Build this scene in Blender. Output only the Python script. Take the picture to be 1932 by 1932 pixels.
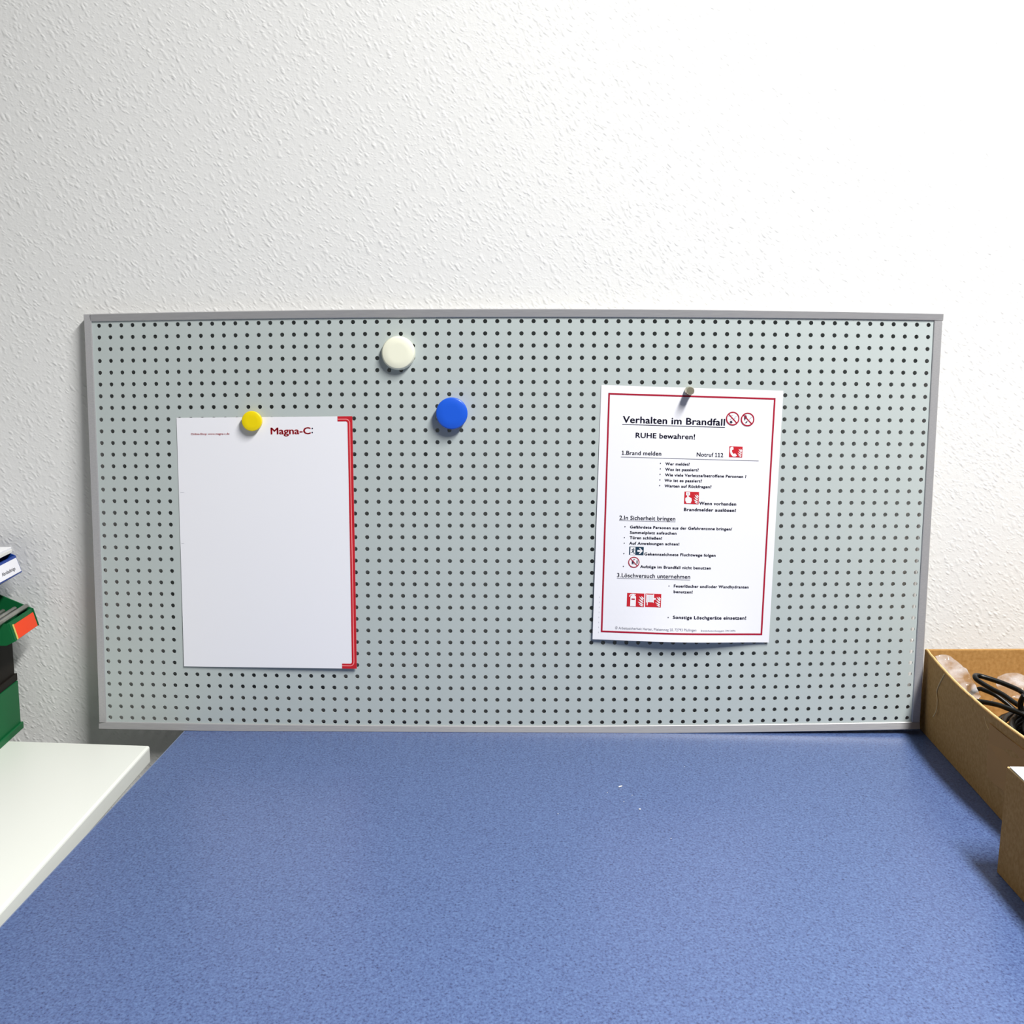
import bpy, bmesh, math, random
import numpy as np
from mathutils import Vector, Matrix, noise

random.seed(7)
for o in list(bpy.data.objects):
    bpy.data.objects.remove(o)
scene = bpy.context.scene
C = scene.collection

# ------------------------------------------------------------------ camera
FOCAL = 2200.0                     # focal length in pixels of a 1932 px frame
HALF = 966.0
TABLE = 0.74                       # height of the workbench top
LEAN = math.radians(2.9)           # the board leans back against the wall
CAM = np.array([0.020650721, -1.376053891, 1.223453482])
M = np.array([[0.99992, 0.01279, 0.00044],
              [0.00240, -0.15400, -0.98807],
              [-0.01257, 0.98799, -0.15402]])      # world -> camera (x right, y down, z forward)
u_, s_, v_ = np.linalg.svd(M)
M = u_ @ v_
cam_data = bpy.data.cameras.new('camera')
cam_data.sensor_width = 36.0
cam_data.lens = 36.0 * FOCAL / 1932.0
cam_data.clip_start = 0.02
cam = bpy.data.objects.new('camera', cam_data)
C.objects.link(cam)
rot = Matrix([[M[0][0], -M[1][0], -M[2][0]],
              [M[0][1], -M[1][1], -M[2][1]],
              [M[0][2], -M[1][2], -M[2][2]]])
cam.matrix_world = Matrix.Translation(Vector(CAM)) @ rot.to_4x4()
scene.camera = cam

# ------------------------------------------------------------------ light
world = bpy.data.worlds.new('room_light')
scene.world = world
world.use_nodes = True
bg = world.node_tree.nodes['Background']
bg.inputs[0].default_value = (0.97, 0.985, 1.0, 1)
bg.inputs[1].default_value = 0.09


def area(name, loc, target, sx, sy, power, col):
    d = bpy.data.lights.new(name, 'AREA')
    d.shape = 'RECTANGLE'
    d.size, d.size_y = sx, sy
    d.energy = power
    d.color = col
    o = bpy.data.objects.new(name, d)
    C.objects.link(o)
    o.location = loc
    o.rotation_euler = (Vector(target) - Vector(loc)).to_track_quat('-Z', 'Y').to_euler()
    return o


area('ceiling_tube_lamp', (0.85, -1.28, 2.70), (0.85, -1.28, 0.0), 0.24, 1.2, 106, (1.0, 0.99, 0.97))
scene.view_settings.view_transform = 'Standard'
scene.view_settings.look = 'None'
scene.view_settings.exposure = 0.0
scene.view_settings.gamma = 1.0
scene.view_settings.use_curve_mapping = False


# ------------------------------------------------------------------ measuring helpers
def ray(px, py):
    return M.T @ np.array([(px - HALF) / FOCAL, (py - HALF) / FOCAL, 1.0])


def at_z(px, py, z):
    d = ray(px, py)
    return Vector(CAM + d * (z - CAM[2]) / d[2])


def at_y(px, py, y):
    d = ray(px, py)
    return Vector(CAM + d * (y - CAM[1]) / d[1])


# board frame: right, up, normal (towards the room), origin in the middle of the hole grid
BX = np.array([1.0, 0.0, 0.0])
BU = np.array([0.0, math.sin(LEAN), math.cos(LEAN)])
BN = np.array([0.0, -math.cos(LEAN), math.sin(LEAN)])
BO = np.array([0.0, 0.0, TABLE + 0.2526 * math.cos(LEAN) + 0.010 * math.sin(LEAN)])
WALL_Y = 0.0242


def board2d(px, py, d=0.0):
    """point of the board (right, up) seen at a pixel, on the plane d in front of the panel"""
    r = ray(px, py)
    o = BO + BN * d
    t = np.dot(o - CAM, BN) / np.dot(r, BN)
    q = CAM + r * t - BO
    return (float(np.dot(q, BX)), float(np.dot(q, BU)))


def bw(b, d=0.0):
    """board (right, up) + distance in front of the panel -> world"""
    return Vector(BO + BX * b[0] + BU * b[1] + BN * d)


# ------------------------------------------------------------------ materials
def mat(name, col, rough=0.5, metal=0.0, spec=0.5):
    m = bpy.data.materials.new(name)
    m.use_nodes = True
    p = m.node_tree.nodes['Principled BSDF']
    p.inputs['Base Color'].default_value = (*col, 1)
    p.inputs['Roughness'].default_value = rough
    p.inputs['Metallic'].default_value = metal
    p.inputs['Specular IOR Level'].default_value = spec
    return m


def srgb(r, g, b):
    def f(c):
        c /= 255.0
        return c / 12.92 if c <= 0.04045 else ((c + 0.055) / 1.055) ** 2.4
    return (f(r), f(g), f(b))


def N(m, t, **kw):
    n = m.node_tree.nodes.new(t)
    for k, v in kw.items():
        setattr(n, k, v)
    return n


def link(m, a, b):
    m.node_tree.links.new(a, b)


def pbsdf(m):
    return m.node_tree.nodes['Principled BSDF']


def math_node(m, op, a, b=None, c=None, clamp=False):
    n = N(m, 'ShaderNodeMath', operation=op)
    n.use_clamp = clamp
    for i, v in enumerate((a, b, c)):
        if v is None:
            continue
        if isinstance(v, (int, float)):
            n.inputs[i].default_value = v
        else:
            link(m, v, n.inputs[i])
    return n.outputs[0]


def speckle(m, c1, c2, scale, detail=3.0, lo=0.35, hi=0.65, bump=0.0, stretch=None):
    tc = N(m, 'ShaderNodeTexCoord')
    src = tc.outputs['Object']
    if stretch:
        mp = N(m, 'ShaderNodeMapping')
        mp.inputs['Scale'].default_value = stretch
        link(m, src, mp.inputs[0])
        src = mp.outputs[0]
    n = N(m, 'ShaderNodeTexNoise')
    n.inputs['Scale'].default_value = scale
    n.inputs['Detail'].default_value = detail
    link(m, src, n.inputs['Vector'])
    r = N(m, 'ShaderNodeValToRGB')
    r.color_ramp.elements[0].position = lo
    r.color_ramp.elements[1].position = hi
    r.color_ramp.elements[0].color = (*c1, 1)
    r.color_ramp.elements[1].color = (*c2, 1)
    link(m, n.outputs['Fac'], r.inputs[0])
    link(m, r.outputs[0], pbsdf(m).inputs['Base Color'])
    if bump:
        b = N(m, 'ShaderNodeBump')
        b.inputs['Strength'].default_value = bump
        b.inputs['Distance'].default_value = 0.0005
        link(m, n.outputs['Fac'], b.inputs['Height'])
        link(m, b.outputs[0], pbsdf(m).inputs['Normal'])
    return n


def wall_material():
    m = mat('woodchip_wallpaper', (0.785, 0.785, 0.77), 0.75, 0, 0.25)
    tc = N(m, 'ShaderNodeTexCoord')
    warp = N(m, 'ShaderNodeTexNoise')
    warp.inputs['Scale'].default_value = 45
    warp.inputs['Detail'].default_value = 2
    link(m, tc.outputs['Object'], warp.inputs['Vector'])
    vm = N(m, 'ShaderNodeVectorMath', operation='MULTIPLY_ADD')
    link(m, warp.outputs['Color'], vm.inputs[0])
    vm.inputs[1].default_value = (0.006, 0.006, 0.006)
    link(m, tc.outputs['Object'], vm.inputs[2])

    def layer(scale, ang, stretch, thr, seed):
        m0 = N(m, 'ShaderNodeMapping')
        m0.inputs['Location'].default_value = (seed, seed * 0.37, seed * 0.71)
        m0.inputs['Rotation'].default_value = (0, math.radians(ang), 0)
        link(m, vm.outputs[0], m0.inputs[0])
        mp = N(m, 'ShaderNodeMapping')
        mp.inputs['Scale'].default_value = (stretch, 1, 1)
        link(m, m0.outputs[0], mp.inputs[0])
        v = N(m, 'ShaderNodeTexVoronoi', feature='F1')
        v.inputs['Scale'].default_value = scale
        v.inputs['Randomness'].default_value = 1.0
        link(m, mp.outputs[0], v.inputs['Vector'])
        sep = N(m, 'ShaderNodeSeparateColor')
        link(m, v.outputs['Color'], sep.inputs[0])
        keep = math_node(m, 'GREATER_THAN', sep.outputs[0], thr)
        mr = N(m, 'ShaderNodeMapRange', interpolation_type='SMOOTHSTEP')
        mr.inputs['From Min'].default_value = 0.52
        mr.inputs['From Max'].default_value = 0.08
        link(m, v.outputs['Distance'], mr.inputs['Value'])
        return math_node(m, 'MULTIPLY', math_node(m, 'MULTIPLY', mr.outputs[0], keep), sep.outputs[1])

    a = layer(250, -40, 0.50, 0.25, 0.0)
    b = layer(180, -62, 0.42, 0.50, 3.3)
    c = layer(340, -22, 0.55, 0.25, 7.1)
    fine = N(m, 'ShaderNodeTexNoise')
    fine.inputs['Scale'].default_value = 230
    fine.inputs['Detail'].default_value = 4
    link(m, tc.outputs['Object'], fine.inputs['Vector'])
    h = math_node(m, 'ADD', a, math_node(m, 'MULTIPLY', b, 1.2))
    h = math_node(m, 'ADD', h, math_node(m, 'MULTIPLY', c, 0.6))
    h = math_node(m, 'ADD', h, math_node(m, 'MULTIPLY', fine.outputs['Fac'], 0.9))
    bp = N(m, 'ShaderNodeBump')
    bp.inputs['Strength'].default_value = 0.40
    bp.inputs['Distance'].default_value = 0.0009
    link(m, h, bp.inputs['Height'])
    link(m, bp.outputs[0], pbsdf(m).inputs['Normal'])
    return m


def laminate_material():
    m = mat('blue_speckled_laminate', srgb(104, 134, 192), 0.34, 0, 0.5)
    tc = N(m, 'ShaderNodeTexCoord')
    n1 = N(m, 'ShaderNodeTexNoise')
    n1.inputs['Scale'].default_value = 620
    n1.inputs['Detail'].default_value = 4
    n1.inputs['Roughness'].default_value = 0.65
    mp = N(m, 'ShaderNodeMapping')
    mp.inputs['Scale'].default_value = (0.8, 0.6, 1)
    link(m, tc.outputs['Object'], mp.inputs[0])
    link(m, mp.outputs[0], n1.inputs['Vector'])
    r = N(m, 'ShaderNodeValToRGB')
    e = r.color_ramp.elements
    e[0].position, e[1].position = 0.30, 0.66
    e[0].color = (*srgb(48, 58, 98), 1)
    e[1].color = (*srgb(94, 118, 162), 1)
    k = e.new(0.45)
    k.color = (*srgb(77, 97, 142), 1)
    link(m, n1.outputs['Fac'], r.inputs[0])
    n2 = N(m, 'ShaderNodeTexNoise')
    n2.inputs['Scale'].default_value = 230
    n2.inputs['Detail'].default_value = 2
    link(m, tc.outputs['Object'], n2.inputs['Vector'])
    r2 = N(m, 'ShaderNodeValToRGB')
    r2.color_ramp.elements[0].position = 0.3
    r2.color_ramp.elements[1].position = 0.7
    r2.color_ramp.elements[0].color = (0.82, 0.80, 0.86, 1)
    r2.color_ramp.elements[1].color = (1, 1, 1, 1)
    link(m, n2.outputs['Fac'], r2.inputs[0])
    mx = N(m, 'ShaderNodeMix', data_type='RGBA', blend_type='MULTIPLY')
    mx.inputs[0].default_value = 1.0
    link(m, r.outputs[0], mx.inputs[6])
    link(m, r2.outputs[0], mx.inputs[7])
    link(m, mx.outputs[2], pbsdf(m).inputs['Base Color'])
    return m


MT = {}
MT['wall'] = wall_material()
MT['floor'] = mat('grey_floor', (0.28, 0.28, 0.27), 0.6)
speckle(MT['floor'], (0.24, 0.24, 0.235), (0.32, 0.32, 0.31), 90)
MT['blue_top'] = laminate_material()
MT['edge_band'] = mat('grey_edge_band', srgb(120, 132, 160), 0.5)
MT['steel_leg'] = mat('painted_steel', (0.35, 0.36, 0.37), 0.45, 0.3)
MT['panel'] = mat('light_grey_paint', srgb(184, 193, 191), 0.4, 0, 0.5)
MT['alu'] = mat('anodised_aluminium', srgb(178, 177, 178), 0.42, 0.35, 0.5)
speckle(MT['alu'], srgb(172, 171, 173), srgb(184, 183, 183), 60, 4, 0.3, 0.7, 0, (1, 30, 30))
MT['paper'] = mat('white_paper', srgb(238, 238, 243), 0.7, 0, 0.3)
MT['red'] = mat('print_red', srgb(196, 28, 42), 0.6, 0, 0.3)
MT['crimson'] = mat('print_crimson', srgb(165, 10, 45), 0.6, 0, 0.3)
MT['pink'] = mat('print_pink', srgb(250, 150, 150), 0.6, 0, 0.3)
MT['ink'] = mat('print_dark_blue_ink', srgb(24, 20, 52), 0.6, 0, 0.3)
MT['ink_grey'] = mat('print_grey', srgb(120, 120, 132), 0.6, 0, 0.3)
MT['ink_pale'] = mat('print_pale_grey', srgb(175, 175, 186), 0.6, 0, 0.3)
MT['teal'] = mat('print_dark_teal', srgb(18, 52, 74), 0.6, 0, 0.3)
MT['icon_white'] = mat('print_white', srgb(240, 238, 240), 0.7, 0, 0.3)
MT['mag_white'] = mat('cream_plastic', srgb(240, 240, 218), 0.38)
MT['mag_blue'] = mat('blue_plastic', srgb(30, 92, 215), 0.3)
MT['mag_yellow'] = mat('yellow_plastic', srgb(240, 214, 6), 0.35)
MT['chrome'] = mat('nickel_steel', srgb(196, 190, 165), 0.33, 0.8)
MT['desk'] = mat('white_laminate', srgb(232, 234, 226), 0.4)
MT['desk_edge'] = mat('white_edge', srgb(236, 236, 228), 0.4)
MT['bin_green'] = mat('green_plastic', srgb(16, 98, 54), 0.5, 0, 0.2)
MT['bin_black'] = mat('black_brown_plastic', srgb(30, 26, 22), 0.6, 0, 0.12)
MT['bin_blue'] = mat('dark_blue_plastic', srgb(18, 60, 145), 0.4, 0, 0.3)
MT['orange'] = mat('orange_card', srgb(245, 70, 22), 0.6)
MT['yellow_edge'] = mat('yellowish_card', srgb(214, 204, 110), 0.6)
MT['rod'] = mat('grey_metal_rod', srgb(165, 165, 155), 0.3, 0.7)
MT['card'] = mat('brown_cardboard', srgb(176, 134, 78), 0.85, 0, 0.15)
speckle(MT['card'], srgb(164, 122, 68), srgb(184, 142, 86), 260, 5, 0.3, 0.7, 0.15)
MT['card_red'] = mat('reddish_cardboard', srgb(178, 133, 80), 0.85, 0, 0.15)
MT['card_raw'] = mat('torn_cardboard', srgb(232, 198, 138), 0.9, 0, 0.1)  # colour brightened to stand in for light caught by the shaded torn strip
MT['cable'] = mat('black_rubber', srgb(7, 8, 6), 0.33, 0, 0.3)
MT['white_sheet'] = mat('bright_white_sheet', srgb(244, 244, 246), 0.7)
MT['crumb'] = mat('white_crumb', srgb(236, 236, 232), 0.7)
MT['bubble'] = mat('clear_film', (0.9, 0.9, 0.9), 0.2)


def film_material(m):
    nt = m.node_tree
    p = pbsdf(m)
    p.inputs['Base Color'].default_value = (0.72, 0.71, 0.72, 1)
    p.inputs['Roughness'].default_value = 0.07
    p.inputs['Specular IOR Level'].default_value = 0.9
    tr = nt.nodes.new('ShaderNodeBsdfTransparent')
    mx = nt.nodes.new('ShaderNodeMixShader')
    tc = N(m, 'ShaderNodeTexCoord')
    n = N(m, 'ShaderNodeTexNoise')
    n.inputs['Scale'].default_value = 42
    n.inputs['Detail'].default_value = 3
    link(m, tc.outputs['Object'], n.inputs['Vector'])
    mr = N(m, 'ShaderNodeMapRange')
    mr.inputs['From Min'].default_value = 0.35
    mr.inputs['From Max'].default_value = 0.65
    mr.inputs['To Min'].default_value = 0.03
    mr.inputs['To Max'].default_value = 0.40
    link(m, n.outputs['Fac'], mr.inputs['Value'])
    link(m, mr.outputs[0], mx.inputs[0])
    link(m, tr.outputs[0], mx.inputs[1])
    link(m, p.outputs[0], mx.inputs[2])
    link(m, mx.outputs[0], nt.nodes['Material Output'].inputs[0])


film_material(MT['bubble'])


# ------------------------------------------------------------------ mesh helpers
def tag(o, label, cat, group=None):
    o['label'] = label
    o['category'] = cat
    if group:
        o['group'] = group
    return o


def empty(name, loc=(0, 0, 0), rz=0.0):
    o = bpy.data.objects.new(name, None)
    o.empty_display_size = 0.02
    C.objects.link(o)
    o.location = loc
    o.rotation_euler = (0, 0, rz)
    return o


def mesh_obj(name, verts, faces, material, parent=None, smooth=False, world=True):
    """verts in world space (world=True) or in the parent's space"""
    me = bpy.data.meshes.new(name)
    if parent is not None and world:
        root = parent
        chain = Matrix.Identity(4)
        while root is not None:
            chain = root.matrix_basis @ chain
            root = root.parent
        inv = chain.inverted()
        verts = [inv @ Vector(v) for v in verts]
    me.from_pydata([tuple(v) for v in verts], [], faces)
    me.update()
    if smooth:
        me.polygons.foreach_set('use_smooth', [True] * len(me.polygons))
    me.materials.append(material)
    o = bpy.data.objects.new(name, me)
    C.objects.link(o)
    o.parent = parent
    return o


def bm_obj(name, bm, material, parent=None, smooth=False):
    bmesh.ops.recalc_face_normals(bm, faces=bm.faces[:])
    me = bpy.data.meshes.new(name)
    bm.to_mesh(me)
    bm.free()
    if smooth:
        me.polygons.foreach_set('use_smooth', [True] * len(me.polygons))
    me.materials.append(material)
    o = bpy.data.objects.new(name, me)
    C.objects.link(o)
    o.parent = parent
    return o


def add_box(bm, x0, x1, y0, y1, z0, z1, bev=0.0, seg=2):
    r = bmesh.ops.create_cube(bm, size=1.0)
    vs = r['verts']
    for v in vs:
        v.co = Vector(((x0 + x1) / 2 + v.co.x * (x1 - x0), (y0 + y1) / 2 + v.co.y * (y1 - y0),
                       (z0 + z1) / 2 + v.co.z * (z1 - z0)))
    if bev > 0:
        es = list({e for v in vs for e in v.link_edges})
        bmesh.ops.bevel(bm, geom=es, offset=bev, segments=seg, affect='EDGES', profile=0.5)


def add_prism(bm, poly, axis_pts):
    """extrude polygon given as 3D points by a vector"""
    a = [bm.verts.new(Vector(p)) for p in poly]
    b = [bm.verts.new(Vector(p) + Vector(axis_pts)) for p in poly]
    n = len(a)
    bm.faces.new(a)
    bm.faces.new(list(reversed(b)))
    for i in range(n):
        bm.faces.new((a[i], a[(i + 1) % n], b[(i + 1) % n], b[i]))


def lathe(profile, seg, origin, ax, ay, az):
    """profile: (radius, height) pairs, closed at both ends on the axis"""
    vs, fs = [], []
    origin, ax, ay, az = Vector(origin), Vector(ax), Vector(ay), Vector(az)
    n = len(profile)
    for r, h in profile:
        for k in range(seg):
            t = 2 * math.pi * k / seg
            vs.append(origin + ax * (r * math.cos(t)) + ay * (r * math.sin(t)) + az * h)
    for i in range(n - 1):
        for k in range(seg):
            k2 = (k + 1) % seg
            fs.append((i * seg + k, i * seg + k2, (i + 1) * seg + k2, (i + 1) * seg + k))
    fs.append(tuple(reversed(range(seg))))
    fs.append(tuple((n - 1) * seg + k for k in range(seg)))
    return vs, fs


def smooth_path(pts, n):
    """Catmull-Rom through points"""
    P = [Vector(p) for p in pts]
    P = [P[0] * 2 - P[1]] + P + [P[-1] * 2 - P[-2]]
    out = []
    for i in range(1, len(P) - 2):
        for k in range(n):
            t = k / n
            a, b, c, d = P[i - 1], P[i], P[i + 1], P[i + 2]
            out.append(0.5 * ((2 * b) + (c - a) * t + (2 * a - 5 * b + 4 * c - d) * t * t
                              + (3 * b - a - 3 * c + d) * t ** 3))
    out.append(P[-2])
    return out


def tube(pts, r, seg=10):
    vs, fs = [], []
    up = Vector((0.13, 0.21, 0.97))
    n = len(pts)
    for i, p in enumerate(pts):
        t = (pts[min(i + 1, n - 1)] - pts[max(i - 1, 0)]).normalized()
        a = t.cross(up)
        if a.length < 1e-4:
            a = t.cross(Vector((1, 0, 0)))
        a.normalize()
        b = t.cross(a).normalized()
        up = -b if b.dot(up) < 0 else b
        a = t.cross(up).normalized()
        for k in range(seg):
            w = 2 * math.pi * k / seg
            vs.append(p + a * (r * math.cos(w)) + up * (r * math.sin(w)))
    for i in range(n - 1):
        for k in range(seg):
            k2 = (k + 1) % seg
            fs.append((i * seg + k, i * seg + k2, (i + 1) * seg + k2, (i + 1) * seg + k))
    fs.append(tuple(reversed(range(seg))))
    fs.append(tuple((n - 1) * seg + k for k in range(seg)))
    return vs, fs


# ------------------------------------------------------------------ setting
bm = bmesh.new()
add_box(bm, -3.0, 3.0, WALL_Y, WALL_Y + 0.12, 0.0, 2.75)
w = bm_obj('wall_back', bm, MT['wall'])
w['kind'] = 'structure'
w['label'] = 'white woodchip wallpaper wall'
bm = bmesh.new()
add_box(bm, -3.0, 3.0, -3.5, WALL_Y + 0.12, -0.05, 0.0)
f = bm_obj('floor', bm, MT['floor'])
f['kind'] = 'structure'

# ------------------------------------------------------------------ workbench
bench = empty('workbench', (0.35, -0.35, 0))
tag(bench, 'workbench with blue speckled laminate top, under the perforated board', 'table')
e0, e1 = at_z(346.8, 1381.4, TABLE), at_z(7, 1744, TABLE)
ed = (e1 - e0)


def edge_x(y):
    return e0.x + ed.x * (y - e0.y) / ed.y


yb, yf = WALL_Y - 0.004, -0.78
slab = [(edge_x(yb), yb), (1.25, yb), (1.25, yf), (edge_x(yf), yf)]
bm = bmesh.new()
add_prism(bm, [(x, y, TABLE - 0.027) for x, y in slab], (0, 0, 0.027))
top = bm_obj('tabletop', bm, MT['blue_top'], bench)
top.matrix_parent_inverse = Matrix.Translation((-0.35, 0.35, 0))
for a, b in ((0, 3), (3, 2), (2, 1)):
    p, q = Vector((*slab[a], 0)), Vector((*slab[b], 0))
    n = (q - p).normalized().cross(Vector((0, 0, 1)))
    ctr = Vector((0.4, -0.3, 0))
    if n.dot(p - ctr) < 0:
        n = -n
    poly = [p, q, q + n * 0.0012, p + n * 0.0012]
    bm = bmesh.new()
    add_prism(bm, [(v.x, v.y, TABLE - 0.027) for v in poly], (0, 0, 0.0268))
    o = bm_obj('edge_band', bm, MT['edge_band'], bench)
    o.matrix_parent_inverse = Matrix.Translation((-0.35, 0.35, 0))
for lx in (-0.33, 1.18):
    for ly in (-0.72, -0.03):
        bm = bmesh.new()
        add_box(bm, lx - 0.025, lx + 0.025, ly - 0.025, ly + 0.025, 0, TABLE - 0.027, 0.003)
        o = bm_obj('leg', bm, MT['steel_leg'], bench)
        o.matrix_parent_inverse = Matrix.Translation((-0.35, 0.35, 0))

# ------------------------------------------------------------------ white desk
c0, c1 = at_z(283.4, 1406, TABLE), at_z(0, 1720, TABLE)
back_l = at_z(20, 1397, TABLE)
desk = empty('white_desk', (-0.9, -0.4, 0))
tag(desk, 'white laminate desk under the coloured storage bins', 'desk')
dd = (c1 - c0)
bdir = (back_l - c0).normalized()
fx = c0 + dd * (0.75 / dd.length)
pl = [c0, fx, fx + bdir * 0.85, c0 + bdir * 0.85]
bm = bmesh.new()
add_prism(bm, [(p.x, p.y, TABLE - 0.022) for p in pl], (0, 0, 0.022))
bmesh.ops.bevel(bm, geom=bm.edges[:], offset=0.003, segments=3, affect='EDGES', profile=0.5)
o = bm_obj('desktop', bm, MT['desk'], desk)
o.matrix_parent_inverse = Matrix.Translation((0.9, 0.4, 0))
for lx in (-0.50, -1.18):
    for ly in (-0.70, -0.14):
        bm = bmesh.new()
        add_box(bm, lx - 0.02, lx + 0.02, ly - 0.02, ly + 0.02, 0, TABLE - 0.022, 0.003)
        o = bm_obj('leg', bm, MT['steel_leg'], desk)
        o.matrix_parent_inverse = Matrix.Translation((0.9, 0.4, 0))

# ------------------------------------------------------------------ perforated board
COLS, ROWS, PITCH = 71, 35, 0.014
KX = np.array([960.60939, 785.75326, -0.52305, 3.92078, -15.52582, 0.05933, -17.32249, -4.36787, -1.2485, 0.16935])
KY = np.array([991.95538, 1.38668, 379.65414, -0.77933, 0.67497, -7.25851, 0.54512, -8.71178, -2.03404, -0.90458])


def grid_b(i, j):
    """hole grid position (may be fractional) -> board coordinates, with the slight bow of the sheet"""
    a, b = (i - 35) / 35, (j - 17) / 17
    t = np.array([1, a, b, a * a, a * b, b * b, a ** 3, a * a * b, a * b * b, b ** 3])
    return board2d(float(t @ KX), float(t @ KY), 0.0)


board = empty('perforated_board', bw((0, -0.2526), -0.004))
tag(board, 'light grey perforated metal board in aluminium frame leaning on the wall', 'pegboard')
SEG, HR, THICK = 16, 0.178, 0.0015
circ = [(HR * math.cos(2 * math.pi * (k + 0.5) / SEG), HR * math.sin(2 * math.pi * (k + 0.5) / SEG)) for k in range(SEG)]
sq = []
for k in range(SEG):
    t = 2 * math.pi * (k + 0.5) / SEG
    x, y = math.cos(t), math.sin(t)
    s = 0.5 / max(abs(x), abs(y))
    sq.append((x * s, y * s))
corner_after = {1: (0.5, 0.5), 5: (-0.5, 0.5), 9: (-0.5, -0.5), 13: (0.5, -0.5)}
pv, pf = [], []


def pvert(i, j, d):
    p = bw(grid_b(i, j), d)
    p.z = max(p.z, TABLE + 0.0004)
    pv.append(p)
    return len(pv) - 1


for j in range(ROWS):
    for i in range(COLS):
        for side, d in ((0, 0.0), (1, -THICK)):
            b0 = len(pv)
            for cx, cy in circ:
                pvert(i + cx, j + cy, d)
            for sx, sy in sq:
                pvert(i + sx, j + sy, d)
            cor = {k: pvert(i + c[0], j + c[1], d) for k, c in corner_after.items()}
            for k in range(SEG):
                k2 = (k + 1) % SEG
                face = [b0 + k, b0 + SEG + k] + ([cor[k]] if k in cor else []) + [b0 + SEG + k2, b0 + k2]
                pf.append(tuple(face) if side else tuple(reversed(face)))
            if side == 0:
                front0 = b0
            else:
                for k in range(SEG):
                    k2 = (k + 1) % SEG
                    pf.append((front0 + k, front0 + k2, b0 + k2, b0 + k))
# plain margin around the holes, reaching under the frame
for d, flip in ((0.0, False), (-THICK, True)):
    def strip(fn, n):
        for k in range(n):
            q = [pvert(*p, d) for p in fn(k)]
            pf.append(tuple(reversed(q)) if flip else tuple(q))
    strip(lambda k: [(k - .5, -0.5), (k + .5, -0.5), (k + .5, -0.95), (k - .5, -0.95)][::1], COLS)
    strip(lambda k: [(k - .5, 34.9), (k + .5, 34.9), (k + .5, 34.5), (k - .5, 34.5)], COLS)
    strip(lambda k: [(-1.0, k + .5), (-0.5, k + .5), (-0.5, k - .5), (-1.0, k - .5)], ROWS)
    strip(lambda k: [(70.5, k + .5), (71.05, k + .5), (71.05, k - .5), (70.5, k - .5)], ROWS)
    for x0, x1 in ((-1.0, -0.5), (70.5, 71.05)):
        for y0, y1 in ((-0.95, -0.5), (34.5, 34.9)):
            q = [pvert(*p, d) for p in ((x0, y1), (x1, y1), (x1, y0), (x0, y0))]
            pf.append(tuple(reversed(q)) if flip else tuple(q))
panel = mesh_obj('perforated_panel', pv, pf, MT['panel'], board)


def poly_fit(pts, t):
    """quadratic through measured points (parameter, value)"""
    a = np.array(pts, float)
    deg = min(2, len(a) - 1)
    return float(np.polyval(np.polyfit(a[:, 0], a[:, 1], deg), t))


PROUD, SLANT, BACK = 0.0034, 0.0015, -0.0100


def rail(outer, inner, horiz, o_rng, i_rng, n=24):
    """frame bar between two measured edges; outer edge proud, face sloping inwards"""
    vs, fs = [], []
    for k in range(n + 1):
        s = k / n
        to, ti = o_rng[0] + (o_rng[1] - o_rng[0]) * s, i_rng[0] + (i_rng[1] - i_rng[0]) * s
        if horiz:
            po, pi_ = (to, poly_fit(outer, to)), (ti, poly_fit(inner, ti))
        else:
            po, pi_ = (poly_fit(outer, to), to), (poly_fit(inner, ti), ti)
        bo = board2d(*po, PROUD)
        bi = board2d(*pi_, PROUD - SLANT)
        ring = [bw(bo, BACK), bw(bo, PROUD - 0.0008)]
        lerp = lambda f: (bo[0] + (bi[0] - bo[0]) * f, bo[1] + (bi[1] - bo[1]) * f)
        ring += [bw(lerp(0.08), PROUD), bw(lerp(0.93), PROUD - SLANT), bw(bi, PROUD - SLANT - 0.0006),
                 bw(bi, 0.0002), bw(bi, BACK)]
        vs += ring
    for p in vs:
        p.z = max(p.z, TABLE + 0.0003)
    m = 7
    for k in range(n):
        for q in range(m):
            q2 = (q + 1) % m
            fs.append((k * m + q, k * m + q2, (k + 1) * m + q2, (k + 1) * m + q))
    fs.append(tuple(reversed(range(m))))
    fs.append(tuple(n * m + q for q in range(m)))
    o = mesh_obj('frame_rail', vs, fs, MT['alu'], board)
    bm2 = bmesh.new()
    bm2.from_mesh(o.data)
    bmesh.ops.recalc_face_normals(bm2, faces=bm2.faces[:])
    bm2.to_mesh(o.data)
    bm2.free()
    return o


TOP_O = [(157.5, 593.5), (300, 588.8), (400, 587.4), (800, 582.6), (966, 582.2), (1300, 584.5), (1600, 588.5), (1780, 591.0)]
TOP_I = [(172, 606.8), (400, 602.8), (800, 599.0), (966, 598.6), (1300, 599.6), (1600, 602.4), (1762, 604.4)]
BOT_O = [(186.6, 1376.4), (420, 1379.2), (560, 1382.4), (760, 1384.7), (966, 1385.6), (1300, 1383.5), (1560, 1379.6), (1736, 1376.3)]
BOT_I = [(200, 1362.4), (420, 1365.2), (560, 1368.2), (760, 1369.6), (966, 1370.0), (1300, 1368.5), (1560, 1364.6), (1728, 1362.6)]
LEFT_O = [(593, 157.5), (760, 164.2), (980, 173.2), (1376, 187.0)]
LEFT_I = [(607, 172.3), (760, 178.6), (980, 187.4), (1362, 200.0)]
RIGHT_O = [(604, 1778.3), (760, 1770.9), (1187, 1745.1), (1376, 1735.8)]
RIGHT_I = [(604, 1762.8), (760, 1755.4), (1187, 1730.2), (1362, 1720.6)]
rail(TOP_O, TOP_I, True, (170.4, 1780.4), (170.4, 1779.6))
rail(BOT_O, BOT_I, True, (186.6, 1736.0), (186.2, 1735.4))
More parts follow.
